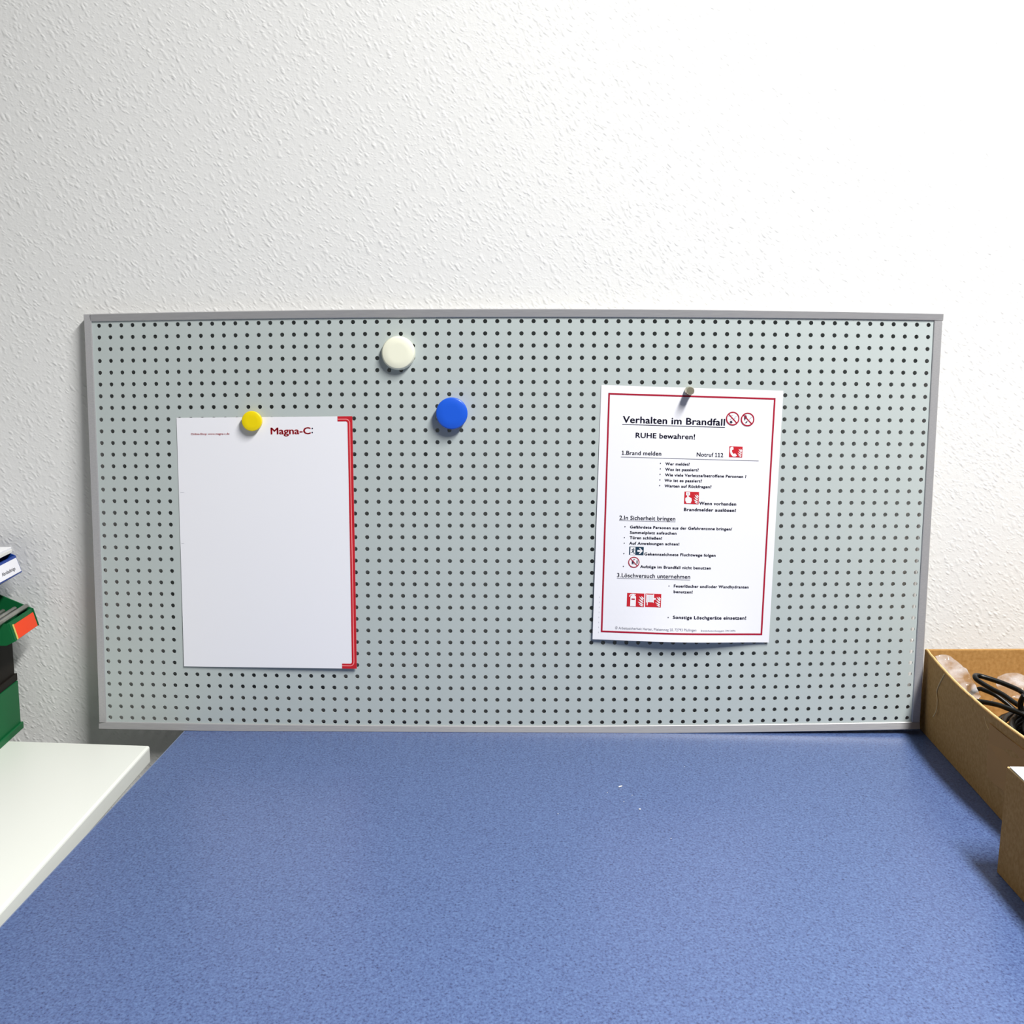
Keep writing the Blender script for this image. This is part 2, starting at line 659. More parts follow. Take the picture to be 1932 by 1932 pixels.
rail(LEFT_O, LEFT_I, False, (593.2, 1363.0), (593.0, 1363.0))
rail(RIGHT_O, RIGHT_I, False, (605.2, 1362.6), (605.2, 1362.6))


# ------------------------------------------------------------------ printed sheets
_glyph = {}


def raw_text(body):
    if body not in _glyph:
        cu = bpy.data.curves.new('lettering', 'FONT')
        cu.body = body
        cu.size = 1.0
        cu.resolution_u = 3
        ob = bpy.data.objects.new('lettering', cu)
        me = bpy.data.meshes.new_from_object(ob)
        vs = [(v.co.x, v.co.y) for v in me.vertices]
        fs = [tuple(p.vertices) for p in me.polygons]
        bpy.data.objects.remove(ob)
        bpy.data.curves.remove(cu)
        bpy.data.meshes.remove(me)
        _glyph[body] = (vs, fs)
    return _glyph[body]


def text_width(body):
    xs = [v[0] for v in raw_text(body)[0]]
    return max(xs) - min(xs)


def advance(ch):
    return text_width('H' + ch + 'H') - text_width('HH')


def text_mesh(body, bold, track=0.0):
    """line of lettering set glyph by glyph; bold thickens the strokes by overlaid copies"""
    vs, fs = [], []
    x = 0.0
    left = min(v[0] for v in raw_text('H')[0])
    shifts = [(0, 0)] if bold <= 0 else [(0, 0), (bold, 0), (-bold, 0), (0, bold * .7), (0, -bold * .7)]
    for ch in body:
        if ch == '1':
            st = 0.085
            gv = [(0.20, 0), (0.20 + st, 0), (0.20 + st, 0.68), (0.20, 0.68), (0.06, 0.60), (0.06, 0.52), (0.20, 0.585),
                  (0.06, 0), (0.42, 0), (0.42, 0.07), (0.06, 0.07)]
            gf = [(0, 1, 2, 3), (3, 4, 5, 6), (7, 8, 9, 10)]
            adv = 0.48
        else:
            adv = advance(ch)
            if ch == ' ':
                x += adv + track
                continue
            gv, gf = raw_text(ch)
        for sx, sy in shifts:
            n0 = len(vs)
            vs += [(x + vx + sx, vy + sy) for vx, vy in gv]
            fs += [tuple(n0 + k for k in q) for q in gf]
        x += adv + track
    return vs, fs


CAP = max(v[1] for v in text_mesh('H', 0.0)[0])


class Sheet:
    def __init__(self, name, corners, base, curl):
        self.base = base
        self.curl = curl
        self.c = [np.array(board2d(*p, base)) for p in corners]       # TL TR BR BL
        self.A = np.array([self.c[1] - self.c[0], self.c[3] - self.c[0]]).T
        self.inv = np.linalg.inv(self.A)
        mid = (self.c[0] + self.c[1]) / 2
        self.root = empty(name, bw(mid, base))

    def uv(self, b):
        b = np.array(b)
        q = self.inv @ (b - self.c[0])
        for _ in range(3):
            q = q + self.inv @ (b - self.b(q[0], q[1]))
        return q

    def b(self, u, v):
        tl, tr, br, bl = self.c
        return tl * (1 - u) * (1 - v) + tr * u * (1 - v) + br * u * v + bl * (1 - u) * v

    def lift(self, b):
        u, v = self.uv(b)
        return self.base + self.curl(min(max(u, 0), 1), min(max(v, 0), 1))

    def w(self, b, d=0.00022):
        return bw(b, self.lift(b) + d)

    def at(self, px, py):
        return np.array(board2d(px, py, self.base))

    def paper(self, material, nu=20, nv=28):
        vs, fs = [], []
        for side in (0, 1):
            for j in range(nv + 1):
                for i in range(nu + 1):
                    b = self.b(i / nu, j / nv)
                    vs.append(bw(b, self.lift(b) - side * 0.00012))
        S = (nu + 1) * (nv + 1)
        for j in range(nv):
            for i in range(nu):
                a = j * (nu + 1) + i
                q = (a, a + nu + 1, a + nu + 2, a + 1)
                fs.append(q)
                fs.append(tuple(S + x for x in reversed(q)))
        ring = [i for i in range(nu + 1)] + [j * (nu + 1) + nu for j in range(1, nv + 1)] + \
               [nv * (nu + 1) + i for i in range(nu - 1, -1, -1)] + [j * (nu + 1) for j in range(nv - 1, 0, -1)]
        for k in range(len(ring)):
            a, c = ring[k], ring[(k + 1) % len(ring)]
            fs.append((a, c, S + c, S + a))
        return mesh_obj('paper', vs, fs, material, self.root, smooth=False)

    def polys(self, name, loops, material, parent=None, d=0.00022):
        vs, fs = [], []
        for lp in loops:
            fs.append(tuple(range(len(vs), len(vs) + len(lp))))
            vs += [self.w(b, d) for b in lp]
        return mesh_obj(name, vs, fs, material, parent or self.root)

    def line(self, p, q, width, n=12, ext=0.0):
        p, q = np.array(p), np.array(q)
        t = (q - p) / np.linalg.norm(q - p)
        nn = np.array([-t[1], t[0]]) * width / 2
        p, q = p - t * ext, q + t * ext
        out = []
        for k in range(n):
            a, c = p + (q - p) * k / n, p + (q - p) * (k + 1) / n
            out.append([a - nn, c - nn, c + nn, a + nn])
        return out

    def text(self, body, p0, p1, cap_px, bold, material, name='text_line', parent=None, track=0.0):
        vs, fs = text_mesh(body, bold, track)
        x0, x1 = min(v[0] for v in vs), max(v[0] for v in vs)
        a, c = self.at(*p0), self.at(*p1)
        ex = (c - a) / (x1 - x0)
        t = (c - a) / np.linalg.norm(c - a)
        k = np.linalg.norm(self.at(p0[0], p0[1] - 10) - a) / 10.0
        ey = np.array([-t[1], t[0]]) * cap_px * k / CAP
        pts = [self.w(a + ex * (v[0] - x0) + ey * v[1]) for v in vs]
        return mesh_obj(name, pts, fs, material, parent or self.root)

    def frame(self, px, py, w_px, h_px):
        """local unit frame (origin lower left, x right, y up) of a pictogram whose top left is at a pixel"""
        o = self.at(px, py)
        ux = (self.c[1] - self.c[0]) / np.linalg.norm(self.c[1] - self.c[0])
        uy = np.array([-ux[1], ux[0]])
        k = np.linalg.norm(self.at(px + 10, py) - o) / 10.0
        ex, ey = ux * w_px * k, uy * h_px * k
        o = o - ey
        return lambda x, y: o + ex * x + ey * y


def disc(cx, cy, r, n=24):
    return [(cx + r * math.cos(2 * math.pi * k / n), cy + r * math.sin(2 * math.pi * k / n)) for k in range(n)]


def ringq(cx, cy, r0, r1, n=32):
    out = []
    for k in range(n):
        a, b = 2 * math.pi * k / n, 2 * math.pi * (k + 1) / n
        out.append([(cx + r0 * math.cos(a), cy + r0 * math.sin(a)), (cx + r1 * math.cos(a), cy + r1 * math.sin(a)),
                    (cx + r1 * math.cos(b), cy + r1 * math.sin(b)), (cx + r0 * math.cos(b), cy + r0 * math.sin(b))])
    return out


def bar(x0, y0, x1, y1, w):
    dx, dy = x1 - x0, y1 - y0
    L = math.hypot(dx, dy)
    nx, ny = -dy / L * w / 2, dx / L * w / 2
    return [(x0 - nx, y0 - ny), (x1 - nx, y1 - ny), (x1 + nx, y1 + ny), (x0 + nx, y0 + ny)]


def rect(x0, y0, x1, y1):
    return [(x0, y0), (x1, y0), (x1, y1), (x0, y1)]


def leaf(x0, y0, x1, y1, w):
    dx, dy = x1 - x0, y1 - y0
    L = math.hypot(dx, dy)
    nx, ny = -dy / L * w, dx / L * w
    return [(x0, y0), (x0 + dx * .4 - nx * .8, y0 + dy * .4 - ny * .8), (x0 + dx * .8 - nx, y0 + dy * .8 - ny), (x1, y1),
            (x0 + dx * .85 + nx * .7, y0 + dy * .85 + ny * .7), (x0 + dx * .4 + nx * .55, y0 + dy * .4 + ny * .55)]


FLAMES = [leaf(.70, .20, .95, .07, .05), leaf(.63, .38, .95, .18, .055), leaf(.67, .57, .96, .32, .055),
          leaf(.70, .78, .96, .47, .055), leaf(.83, .80, .97, .60, .05)]


def picto(sheet, name, px, py, w, h, layers, label=None):
    """first layer is the base plate, the others are symbols printed on it"""
    fr = sheet.frame(px, py, w, h)
    base = None
    for k, (nm, loops, material) in enumerate(layers):
        lp = [[fr(*p) for p in q] for q in loops]
        o = sheet.polys(nm, lp, MT[material], base, 0.00022 + 0.00007 * k)
        if base is None:
            base = o
            if label:
                o['label'] = label
    return base


# --- left sheet: letterhead
ltr = Sheet('letterhead_sheet', [(333, 788.3), (664.8, 785.2), (674.0, 1260.4), (347.7, 1256.7)], 0.0007,
            lambda u, v: 0.0004 * math.sin(math.pi * u) * v + 0.0032 * v ** 3 * (0.35 + 0.65 * u))
tag(ltr.root, 'blank white letterhead sheet with red right edge held by yellow magnet', 'paper')
ltr.paper(MT['paper'])
MMW, MMH = 1 / 210.0, 1 / 297.0


def lm(x, y):
    return ltr.b(x * MMW, y * MMH)


def band(off0, off1, r_in, n=8):
    """C-shaped band along the top right, right and bottom right edge between two insets (mm)"""
    def path(off):
        r = max(r_in + (off1 - off), 0.0) if off > 0.01 else 0.0
        p = [(210 - 17.8, off)]
        cx, cy = 210 - off - r, off + r
        p += [(cx + r * math.sin(math.pi / 2 * k / n), cy - r * math.cos(math.pi / 2 * k / n)) for k in range(n + 1)]
        m = 26
        y0, y1 = cy, 297 - off - r
        p += [(210 - off, y0 + (y1 - y0) * k / m) for k in range(1, m)]
        cy2 = 297 - off - r
        p += [(cx + r * math.cos(math.pi / 2 * k / n), cy2 + r * math.sin(math.pi / 2 * k / n)) for k in range(n + 1)]
        p += [(210 - 17.8, 297 - off)]
        return p
    a, b = path(off0), path(off1)
    return [[lm(*a[k]), lm(*b[k]), lm(*b[k + 1]), lm(*a[k + 1])] for k in range(len(a) - 1)]


ltr.polys('red_edge_print', band(0.0, 5.9, 2.2), MT['red'])
ltr.polys('pink_line_print', band(2.9, 3.8, 4.2), MT['pink'], None, 0.0003)
ltr.text('Magna-C', (510.8, 819.3), (586.5, 818.6), 12.3, 0.028, MT['red'], 'logo_text')
for dx, dy in ((589.3, 808.2), (589.2, 816.0)):
    q = ltr.at(dx, dy)
    ltr.polys('logo_dot', [[q + np.array(p) for p in disc(0, 0, 0.00085, 16)]], MT['ink'])
ltr.text('Online-Shop: www.magna-c.de', (360.3, 820.6), (432.9, 820.0), 3.6, 0.012, MT['red'], 'web_address_text')
ltr.polys('fold_mark', ltr.line(lm(1.8, 88), lm(6.5, 88), 0.25e-3, 2), MT['ink_pale'])
ltr.polys('fold_mark', ltr.line(lm(1.0, 148.5), lm(4.5, 148.5), 0.25e-3, 2), MT['ink_pale'])

# --- right sheet: fire notice
ntc = Sheet('fire_notice', [(1134.6, 726.3), (1478.0, 737.3), (1449.9, 1211.4), (1117.6, 1205.0)], 0.0007,
            lambda u, v: 0.0012 * v * (1 - u) + 0.0085 * v ** 4 * math.sin(math.pi * min(1, u * 1.02)) ** 1.5
            + 0.0022 * v * v)
tag(ntc.root, 'white fire safety notice in German with red border held by metal pin', 'notice')
ntc.paper(MT['paper'], 24, 30)
bt = [ntc.at(1149.3, 742.9), ntc.at(1461.7, 752.6), ntc.at(1435.8, 1195.9), ntc.at(1134.8, 1189.9)]
lw = 0.0020
loops = []
for k in range(4):
    loops += ntc.line(bt[k], bt[(k + 1) % 4], lw, 20, lw / 2)
ntc.polys('border_print', loops, MT['crimson'])
H1, H2, BD, LT = 0.024, 0.019, 0.042, 0.0
INK = MT['ink']
LINES = [
    ('Verhalten im Brandfall', (1174.9, 797.3), (1367.7, 802.9), 12.3, H1, 'heading_text'),
    ('RUHE bewahren!', (1199.0, 825.7), (1311.2, 828.8), 9.4, H1, 'heading_text'),
    ('1.Brand melden', (1172.9, 857.8), (1247.6, 859.4), 7.5, H2, 'heading_text'),
    ('Notruf 112', (1314.3, 861.0), (1364.4, 862.4), 7.5, H2, 'heading_text'),
    ('Wer meldet?', (1255.3, 877.4), (1301.2, 878.3), 5.0, BD, 'text_line'),
    ('Was ist passiert?', (1254.9, 887.8), (1318.2, 889.0), 5.0, BD, 'text_line'),
    ('Wie viele Verletzte/betroffene Personen ?', (1254.5, 898.2), (1407.9, 901.7), 5.0, BD, 'text_line'),
    ('Wo ist es passiert?', (1253.6, 908.6), (1324.2, 909.8), 5.0, BD, 'text_line'),
    ('Warten auf Rückfragen?', (1253.6, 919.0), (1342.2, 920.8), 5.0, BD, 'text_line'),
    ('Wenn vorhanden', (1318.8, 952.0), (1388.8, 953.7), 5.6, BD, 'text_line'),
    ('Brandmelder auslösen!', (1289.9, 963.6), (1388.2, 965.6), 5.6, BD, 'text_line'),
    ('2.In Sicherheit bringen', (1168.3, 980.0), (1273.9, 982.0), 7.5, H2, 'heading_text'),
    ('Gefährdete Personen aus der Gefahrenzone bringen/', (1188.2, 996.3), (1381.0, 1000.5), 5.0, BD, 'text_line'),
    ('Sammelplatz aufsuchen', (1188.0, 1006.6), (1276.0, 1008.2), 5.0, BD, 'text_line'),
    ('Türen schließen!', (1187.6, 1016.4), (1248.7, 1017.6), 5.0, BD, 'text_line'),
    ('Auf Anweisungen achten!', (1186.7, 1026.8), (1281.2, 1028.5), 5.0, BD, 'text_line'),
    ('Gekennzeichnete Fluchtwege folgen', (1215.1, 1046.9), (1349.5, 1049.8), 5.0, BD, 'text_line'),
    ('Aufzüge im Brandfall nicht benutzen', (1207.2, 1070.7), (1340.4, 1073.6), 5.0, BD, 'text_line'),
    ('3.Löschversuch unternehmen', (1163.8, 1088.0), (1301.2, 1090.8), 7.5, H2, 'heading_text'),
    ('Feuerlöscher und/oder Wandhydranten', (1270.2, 1106.6), (1411.8, 1109.6), 5.0, BD, 'text_line'),
    ('benutzen!', (1269.8, 1117.2), (1305.6, 1118.0), 5.0, BD, 'text_line'),
    ('Sonstige Löschgeräte einsetzen!', (1267.7, 1165.0), (1406.8, 1167.8), 5.8, BD, 'text_line'),
]
for body, p0, p1, cap, bold, nm in LINES:
    ntc.text(body, p0, p1, cap, bold, INK, nm, None, 0.05 if bold == BD else 0.02)
ntc.text('© Arbeitssicherheit Herter, Meisenweg 10, 72793 Pfullingen', (1160.0, 1185.2), (1311.6, 1188.3), 4.6, 0.0,
         MT['ink_grey'], 'footer_text')
ntc.text('Brandschutzordnung gem. DIN 14096', (1320.5, 1188.6), (1386.1, 1189.9), 3.0, 0.0, MT['ink_grey'], 'footer_text')
for (a, b, wd, m) in (((1174.1, 800.6), (1367.7, 806.4), 0.0007, 'ink'), ((1171.4, 862.1), (1431.3, 869.6), 0.0006, 'ink_grey'),
                      ((1167.9, 981.9), (1274.3, 984.0), 0.0005, 'ink_grey'), ((1163.6, 1090.2), (1301.2, 1093.0), 0.0005, 'ink_grey')):
    ntc.polys('underline', ntc.line(ntc.at(*a), ntc.at(*b), wd, 10), MT[m])
for ax, ay in ((1246, 874.1), (1245.8, 884.5), (1245.3, 894.8), (1244.9, 905.3), (1244.5, 915.9), (1178.9, 993.4),
               (1177.8, 1013.9), (1177.6, 1024.3), (1176.8, 1043.9), (1175.8, 1067.9), (1261.3, 1104.2), (1259.2, 1162.6)):
    q = ntc.at(ax, ay)
    ntc.polys('bullet', [[q + np.array(p) for p in disc(0, 0, 0.00066, 12)]], INK)

picto(ntc, 'pictogram', 1376.2, 841.8, 25.0, 20.6, [
    ('pictogram', [rect(0, 0, 1, 1)], 'red'),
    ('handset_symbol', [[(.05, .78), (.10, .93), (.28, .97), (.33, .72), (.21, .66), (.20, .52)],
                        [(.05, .78), (.20, .52), (.25, .42), (.33, .30), (.14, .24), (.06, .48)],
                        [(.14, .24), (.33, .30), (.45, .36), (.60, .17), (.47, .05), (.30, .06)]], 'icon_white'),
    ('flame_symbol', FLAMES, 'icon_white')])
picto(ntc, 'pictogram', 1291.4, 927.2, 27.4, 23.4, [
    ('pictogram', [rect(0, 0, 1, 1)], 'red'),
    ('hand_symbol', [rect(.11, .70, .38, .96), rect(.19, .48, .29, .76),
                     [(.07, .48), (.19, .56), (.30, .60), (.50, .47), (.52, .28), (.45, .07), (.17, .07), (.07, .28)]], 'icon_white'),
    ('button_symbol', [rect(.21, .78, .28, .90)], 'ink_pale'),
    ('flame_symbol', FLAMES, 'icon_white')])
picto(ntc, 'pictogram', 1182.8, 1117.4, 32.2, 25.6, [
    ('pictogram', [rect(0, 0, 1, 1)], 'red'),
    ('extinguisher_symbol', [rect(.20, .03, .52, .74), [(.20, .74), (.52, .74), (.46, .84), (.40, .88), (.33, .88), (.27, .84)],
                             [(.30, .88), (.34, .96), (.50, .93), (.50, .89)],
                             [(.12, .72), (.14, .84), (.22, .93), (.34, .96), (.32, .89), (.24, .86), (.18, .78), (.16, .72)]], 'icon_white'),
    ('nameplate_symbol', [rect(.26, .50, .46, .60)], 'crimson'),
    ('flame_symbol', FLAMES, 'icon_white')])
picto(ntc, 'pictogram', 1217.2, 1118.3, 29.6, 25.3, [
    ('pictogram', [rect(0, 0, 1, 1)], 'red'),
    ('hose_reel_symbol', [rect(.06, .36, .52, .92), rect(.05, .33, .09, .96), rect(.49, .33, .54, .96), rect(.10, .12, .16, .38),
                          disc(.60, .62, .07, 12)], 'icon_white'),
    ('hose_line_symbol', [rect(x, .38, x + .012, .90) for x in (.14, .20, .26, .32, .38, .44)], 'ink_pale'),
    ('flame_symbol', FLAMES, 'icon_white')])
picto(ntc, 'pictogram', 1187.2, 1030.6, 27.2, 15.6, [
    ('pictogram', [rect(0, 0, 1, 1)], 'teal'),
    ('door_symbol', [rect(.08, 0, .42, .93)], 'icon_white'),
    ('running_figure_symbol', [disc(.30, .80, .045, 10), [(.22, .70), (.30, .72), (.31, .45), (.22, .42)], bar(.23, .68, .14, .55, .05),
                               bar(.30, .66, .40, .58, .05), bar(.28, .45, .36, .12, .06), bar(.24, .44, .20, .26, .06),
                               bar(.20, .28, .10, .26, .06)], 'teal'),
    ('arrow_symbol', [rect(.56, .40, .80, .62), [(.66, .86), (.76, .86), (.94, .51), (.84, .51)],
                      [(.66, .16), (.84, .51), (.94, .51), (.76, .16)]], 'icon_white')])
RING = ringq(.5, .5, .41, .5)
SLASH = [bar(.19, .81, .81, .19, .085)]
picto(ntc, 'pictogram', 1370.2, 776.2, 25.6, 26.2, [
    ('pictogram', [disc(.5, .5, .5, 32)], 'icon_white'),
    ('cigarette_symbol', [bar(.33, .18, .45, .30, .18)], 'ink'),
    ('smoke_symbol', [bar(.45, .30, .72, .58, .04), bar(.55, .44, .70, .66, .03), bar(.70, .66, .78, .68, .03),
                      bar(.30, .40, .42, .50, .05), bar(.38, .70, .52, .72, .04), bar(.18, .66, .30, .70, .05)], 'ink_pale'),
    ('prohibition_ring', RING + SLASH, 'crimson')])
picto(ntc, 'pictogram', 1398.2, 778.0, 25.8, 25.8, [
    ('pictogram', [disc(.5, .5, .5, 32)], 'icon_white'),
    ('flame_symbol', [[(.27, .42), (.23, .62), (.28, .74), (.36, .84), (.44, .66), (.46, .55), (.36, .60), (.33, .42)]], 'ink'),
    ('match_symbol', [bar(.36, .22, .48, .36, .08)], 'ink'),
    ('stick_symbol', [bar(.62, .50, .78, .68, .05)], 'ink_pale'),
    ('prohibition_ring', RING + SLASH, 'crimson')])
picto(ntc, 'pictogram', 1185.4, 1049.4, 21.2, 20.8, [
    ('pictogram', [disc(.5, .5, .5, 32)], 'icon_white'),
    ('lift_symbol', [rect(.30, .30, .50, .66), rect(.44, .70, .60, .80), rect(.72, .36, .84, .68), rect(.55, .28, .66, .40)], 'ink_grey'),
    ('car_symbol', [rect(.34, .38, .44, .62), rect(.76, .40, .81, .64)], 'ink'),
    ('prohibition_ring', ringq(.5, .5, .42, .5) + [bar(.19, .81, .81, .19, .075)], 'crimson')])
for k in range(8):
    q = ntc.at(1130.6 - k * 0.24, 1126 + k * 9.4)
    ntc.polys('margin_mark', [[q + np.array(p) for p in rect(-.0002, -.0008, .0002, .0008)]], MT['ink_pale'])


# ------------------------------------------------------------------ magnets
def magnet(name, px, py, front_px_d, h, prof, material, base, label):
    """round magnet whose front face is centred on a pixel; prof gives (radius share, height share)"""
    b = board2d(px, py, base + h)
    R = front_px_d / 2
    vs, fs = lathe([(R * r, h * z) for r, z in prof], 56, bw(b, base), BX, BU, BN)
    o = mesh_obj(name, vs, fs, material, None, smooth=True)
    org = bw(b, base)
    o.data.transform(Matrix.Translation(-org))
    o.location = org
    m = o.modifiers.new('edges', 'EDGE_SPLIT')
    m.split_angle = math.radians(40)
    tag(o, label, 'magnet')
    return o


FLAT = [(0.93, 0.0), (0.955, 0.04), (0.985, 0.62), (1.0, 0.80), (0.992, 0.90), (0.965, 0.965), (0.92, 1.0), (0.5, 1.0), (0.05, 1.0)]
TAPER = [(1.0, 0.0), (1.0, 0.35), (0.985, 0.60), (0.955, 0.82), (0.925, 0.95), (0.885, 1.0), (0.5, 1.0), (0.05, 1.0)]
magnet('round_magnet', 750.4, 665.8, 0.0397, 0.0095, TAPER, MT['mag_white'], 0.0002, 'cream white round magnet near the top of the board')
magnet('round_magnet', 852.1, 780.0, 0.0375, 0.0125, FLAT, MT['mag_blue'], 0.0002, 'blue round magnet on the perforated board')
magnet('round_magnet', 474.6, 794.6, 0.0240, 0.0075, FLAT, MT['mag_yellow'], 0.0012, 'small yellow round magnet clamping the letterhead sheet')
PINP = [(0.92, 0.0), (1.0, 0.04), (1.0, 0.22), (0.86, 0.40), (0.80, 0.55), (0.84, 0.72), (0.95, 0.90), (0.95, 0.95), (0.86, 1.0), (0.4, 1.0), (0.04, 1.0)]
magnet('pin_magnet', 1302.8, 737.6, 0.0100, 0.0165, PINP, MT['chrome'], 0.0011, 'small silver metal pin magnet clamping the fire notice')

# ------------------------------------------------------------------ storage bins on the white desk
BR = math.radians(3.2)
B0 = Vector((-0.5979, -0.0072, 0))


def bin_root(name, z, label):
    o = empty(name, (B0.x, B0.y, z), BR)
    return tag(o, label, 'storage bin', 'storage bins stacked on the white desk')


def closed_bin(z, h, lip, material, label):
    r = bin_root('storage_bin', z, label)
    r.location.x -= (z - TABLE) * 0.062
    t, dx, dy = 0.0025, 0.20, 0.155
    bm = bmesh.new()
    add_box(bm, -dx, -0.002, -dy, -0.002, 0.001, 0.001 + t, 0)
    add_box(bm, -dx, -dx + t, -dy, -0.002, 0.001 + t, h, 0)
    add_box(bm, -0.002 - t, -0.002, -dy, -0.002, 0.001 + t, h, 0)
    add_box(bm, -dx + t, -0.002 - t, -dy, -dy + t, 0.001 + t, h, 0)
    add_box(bm, -dx + t, -0.002 - t, -0.002 - t, -0.002, 0.001 + t, h, 0)
    bm_obj('body', bm, material, r)
    bm = bmesh.new()                       # foot flange running round the bottom
    e = 0.0022
    add_box(bm, -0.002, e - 0.002 + 0.0005, -dy - e, e - 0.002, 0.0, lip, 0.0007)
    add_box(bm, -dx - e, -dx, -dy - e, e - 0.002, 0.0, lip, 0.0007)
    add_box(bm, -dx, -0.002, -0.002, e - 0.002, 0.0, lip, 0.0007)
    add_box(bm, -dx, -0.002, -dy - e, -dy, 0.0, lip, 0.0007)
    bm_obj('foot_flange', bm, material, r)
    return r


closed_bin(TABLE, 0.0606, 0.0082, MT['bin_green'], 'green storage bin at the bottom of the stack')
closed_bin(TABLE + 0.0608, 0.0645, 0.0088, MT['bin_black'], 'black brown storage bin between the two green bins')


def open_bin(z, base_x, lab_x0, lab_z0, lab_x1, lab_z1, rim_x, rim_z, material, label, W, near_z=None):
    """open fronted bin; front = sloping foot, upright label face, side walls rising behind it"""
    r = bin_root('open_front_bin', z, label)
    t, dx = 0.002, 0.17
    prof = [(-dx, 0), (base_x, 0), (lab_x0, lab_z0), (lab_x1, lab_z1), (rim_x, rim_z), (-dx, rim_z)]
    for y in (0.0, -W + t):
        bm = bmesh.new()
        cap = near_z if (y < 0 and near_z) else 1.0
        add_prism(bm, [(x, y, min(zz, cap)) for x, zz in prof], (0, -t, 0))
        bm_obj('side_wall', bm, material, r)
    bm = bmesh.new()
    fl = [(-dx, 0), (base_x, 0), (lab_x0, lab_z0), (lab_x1, lab_z1), (lab_x1 - t, lab_z1), (lab_x0 - t, lab_z0 + t * .4),
          (base_x - t * .3, t), (-dx, t)]
    # floor and front in convex pieces
    for q in ([0, 1, 6, 7], [1, 2, 5, 6], [2, 3, 4, 5]):
        add_prism(bm, [(fl[k][0], -t, fl[k][1]) for k in q], (0, -W + 2 * t, 0))
    add_box(bm, -dx, -dx + t, -W + t, -t, t, rim_z, 0)
    bm_obj('front_and_floor', bm, material, r)
    return r


W2 = 0.11
g = open_bin(TABLE + 0.1255, 0.0180, 0.0262, 0.0040, 0.0204, 0.0253, -0.0175, 0.0426, MT['bin_green'],
             'open green storage bin with orange label above the black bin', 0.0790, 0.0253)


def on_front(root, lx0, lz0, lx1, lz1, f0, f1, y0, y1, d, name, material, th=0.0006):
    """card lying on the slanted label face between heights f0..f1 (shares) and y0..y1"""
    n = Vector((lz1 - lz0, 0, lx0 - lx1)).normalized()
    a = Vector((lx0 + (lx1 - lx0) * f0, 0, lz0 + (lz1 - lz0) * f0)) + n * d
    b = Vector((lx0 + (lx1 - lx0) * f1, 0, lz0 + (lz1 - lz0) * f1)) + n * d
    bm = bmesh.new()
    add_prism(bm, [(a.x, y0, a.z), (b.x, y0, b.z), (b.x, y1, b.z), (a.x, y1, a.z)], n * th)
    return bm_obj(name, bm, material, root)


GL = (0.0262, 0.0040, 0.0204, 0.0253)
on_front(g, *GL, 0.02, 0.80, -0.0045, -0.0660, 0.0003, 'label_card', MT['orange'])
on_front(g, *GL, 0.02, 0.84, -0.0660, -0.0690, 0.0003, 'label_edge', MT['yellow_edge'])
on_front(g, *GL, 0.0, 1.0, -0.0745, -0.0775, 0.0, 'label_rib', MT['bin_green'], 0.0016)
on_front(g, *GL, 0.0, 1.0, -0.0005, -0.0022, 0.0, 'label_rib', MT['bin_green'], 0.0012)
for k, (xx, zz, y0, y1) in enumerate(((0.0145, 0.0286, -0.004, -0.125), (0.0060, 0.0286, -0.018, -0.130), (-0.0030, 0.0286, -0.030, -0.132))):
    a = g.matrix_basis @ Vector((xx, y0, zz))
    b = g.matrix_basis @ Vector((xx + 0.001, y1, zz + 0.001))
    vs, fs = tube([a, a.lerp(b, .33), a.lerp(b, .66), b], 0.0030, 10)
    o = mesh_obj('metal_rod', vs, fs, MT['rod'], None, smooth=True)
    tag(o, ['grey metal rod lying along the orange labelled front of the green bin', 'grey metal rod lying between two other rods in the green bin',
            'grey metal rod lying farthest from the orange label in the green bin'][k], 'rod', 'metal rods in the open green bin')

bl = open_bin(TABLE + 0.1686, -0.035, 0.0108, 0.0270, 0.0044, 0.0472, -0.0037, 0.0510, MT['bin_blue'],
              'blue storage bin with white label on top of the stack', 0.14)
BLF = (0.0108, 0.0270, 0.0044, 0.0472)
lab = on_front(bl, *BLF, 0.07, 0.88, -0.0030, -0.115, 0.0003, 'label_card', MT['paper'])
# lettering on the label, reading along the front towards the wall
vs, fs = text_mesh('Abrufaufträge', 0.004)
x0, x1 = min(v[0] for v in vs), max(v[0] for v in vs)
n = Vector((BLF[3] - BLF[1], 0, BLF[0] - BLF[2])).normalized()
upv = Vector((BLF[2] - BLF[0], 0, BLF[3] - BLF[1])).normalized()
org = Vector((BLF[0], 0, BLF[1])) + upv * 0.0062 + n * 0.0011
pts = [org + Vector((0, -0.0570 + (v[0] - x0) * (0.0400 / (x1 - x0)), 0)) + upv * (v[1] * 0.0040 / CAP) for v in vs]
mesh_obj('label_text', pts, fs, MT['ink'], bl, world=False)

# white sheets lying on the blue bin
p0 = at_y(23, 1031, -0.0314)
st = empty('paper_stack', (B0.x, B0.y, TABLE + 0.2198), BR)
tag(st, 'thin stack of white paper lying on the blue bin', 'paper')
bm = bmesh.new()
add_box(bm, -0.19, 0.0012, -0.16, -0.001, 0.0, 0.0038, 0.0003)
bm_obj('lower_sheets', bm, MT['desk_edge'], st)
bm = bmesh.new()
add_box(bm, -0.188, 0.0008, -0.159, -0.002, 0.0038, 0.0068, 0.0003)
bm_obj('upper_sheets', bm, MT['white_sheet'], st)

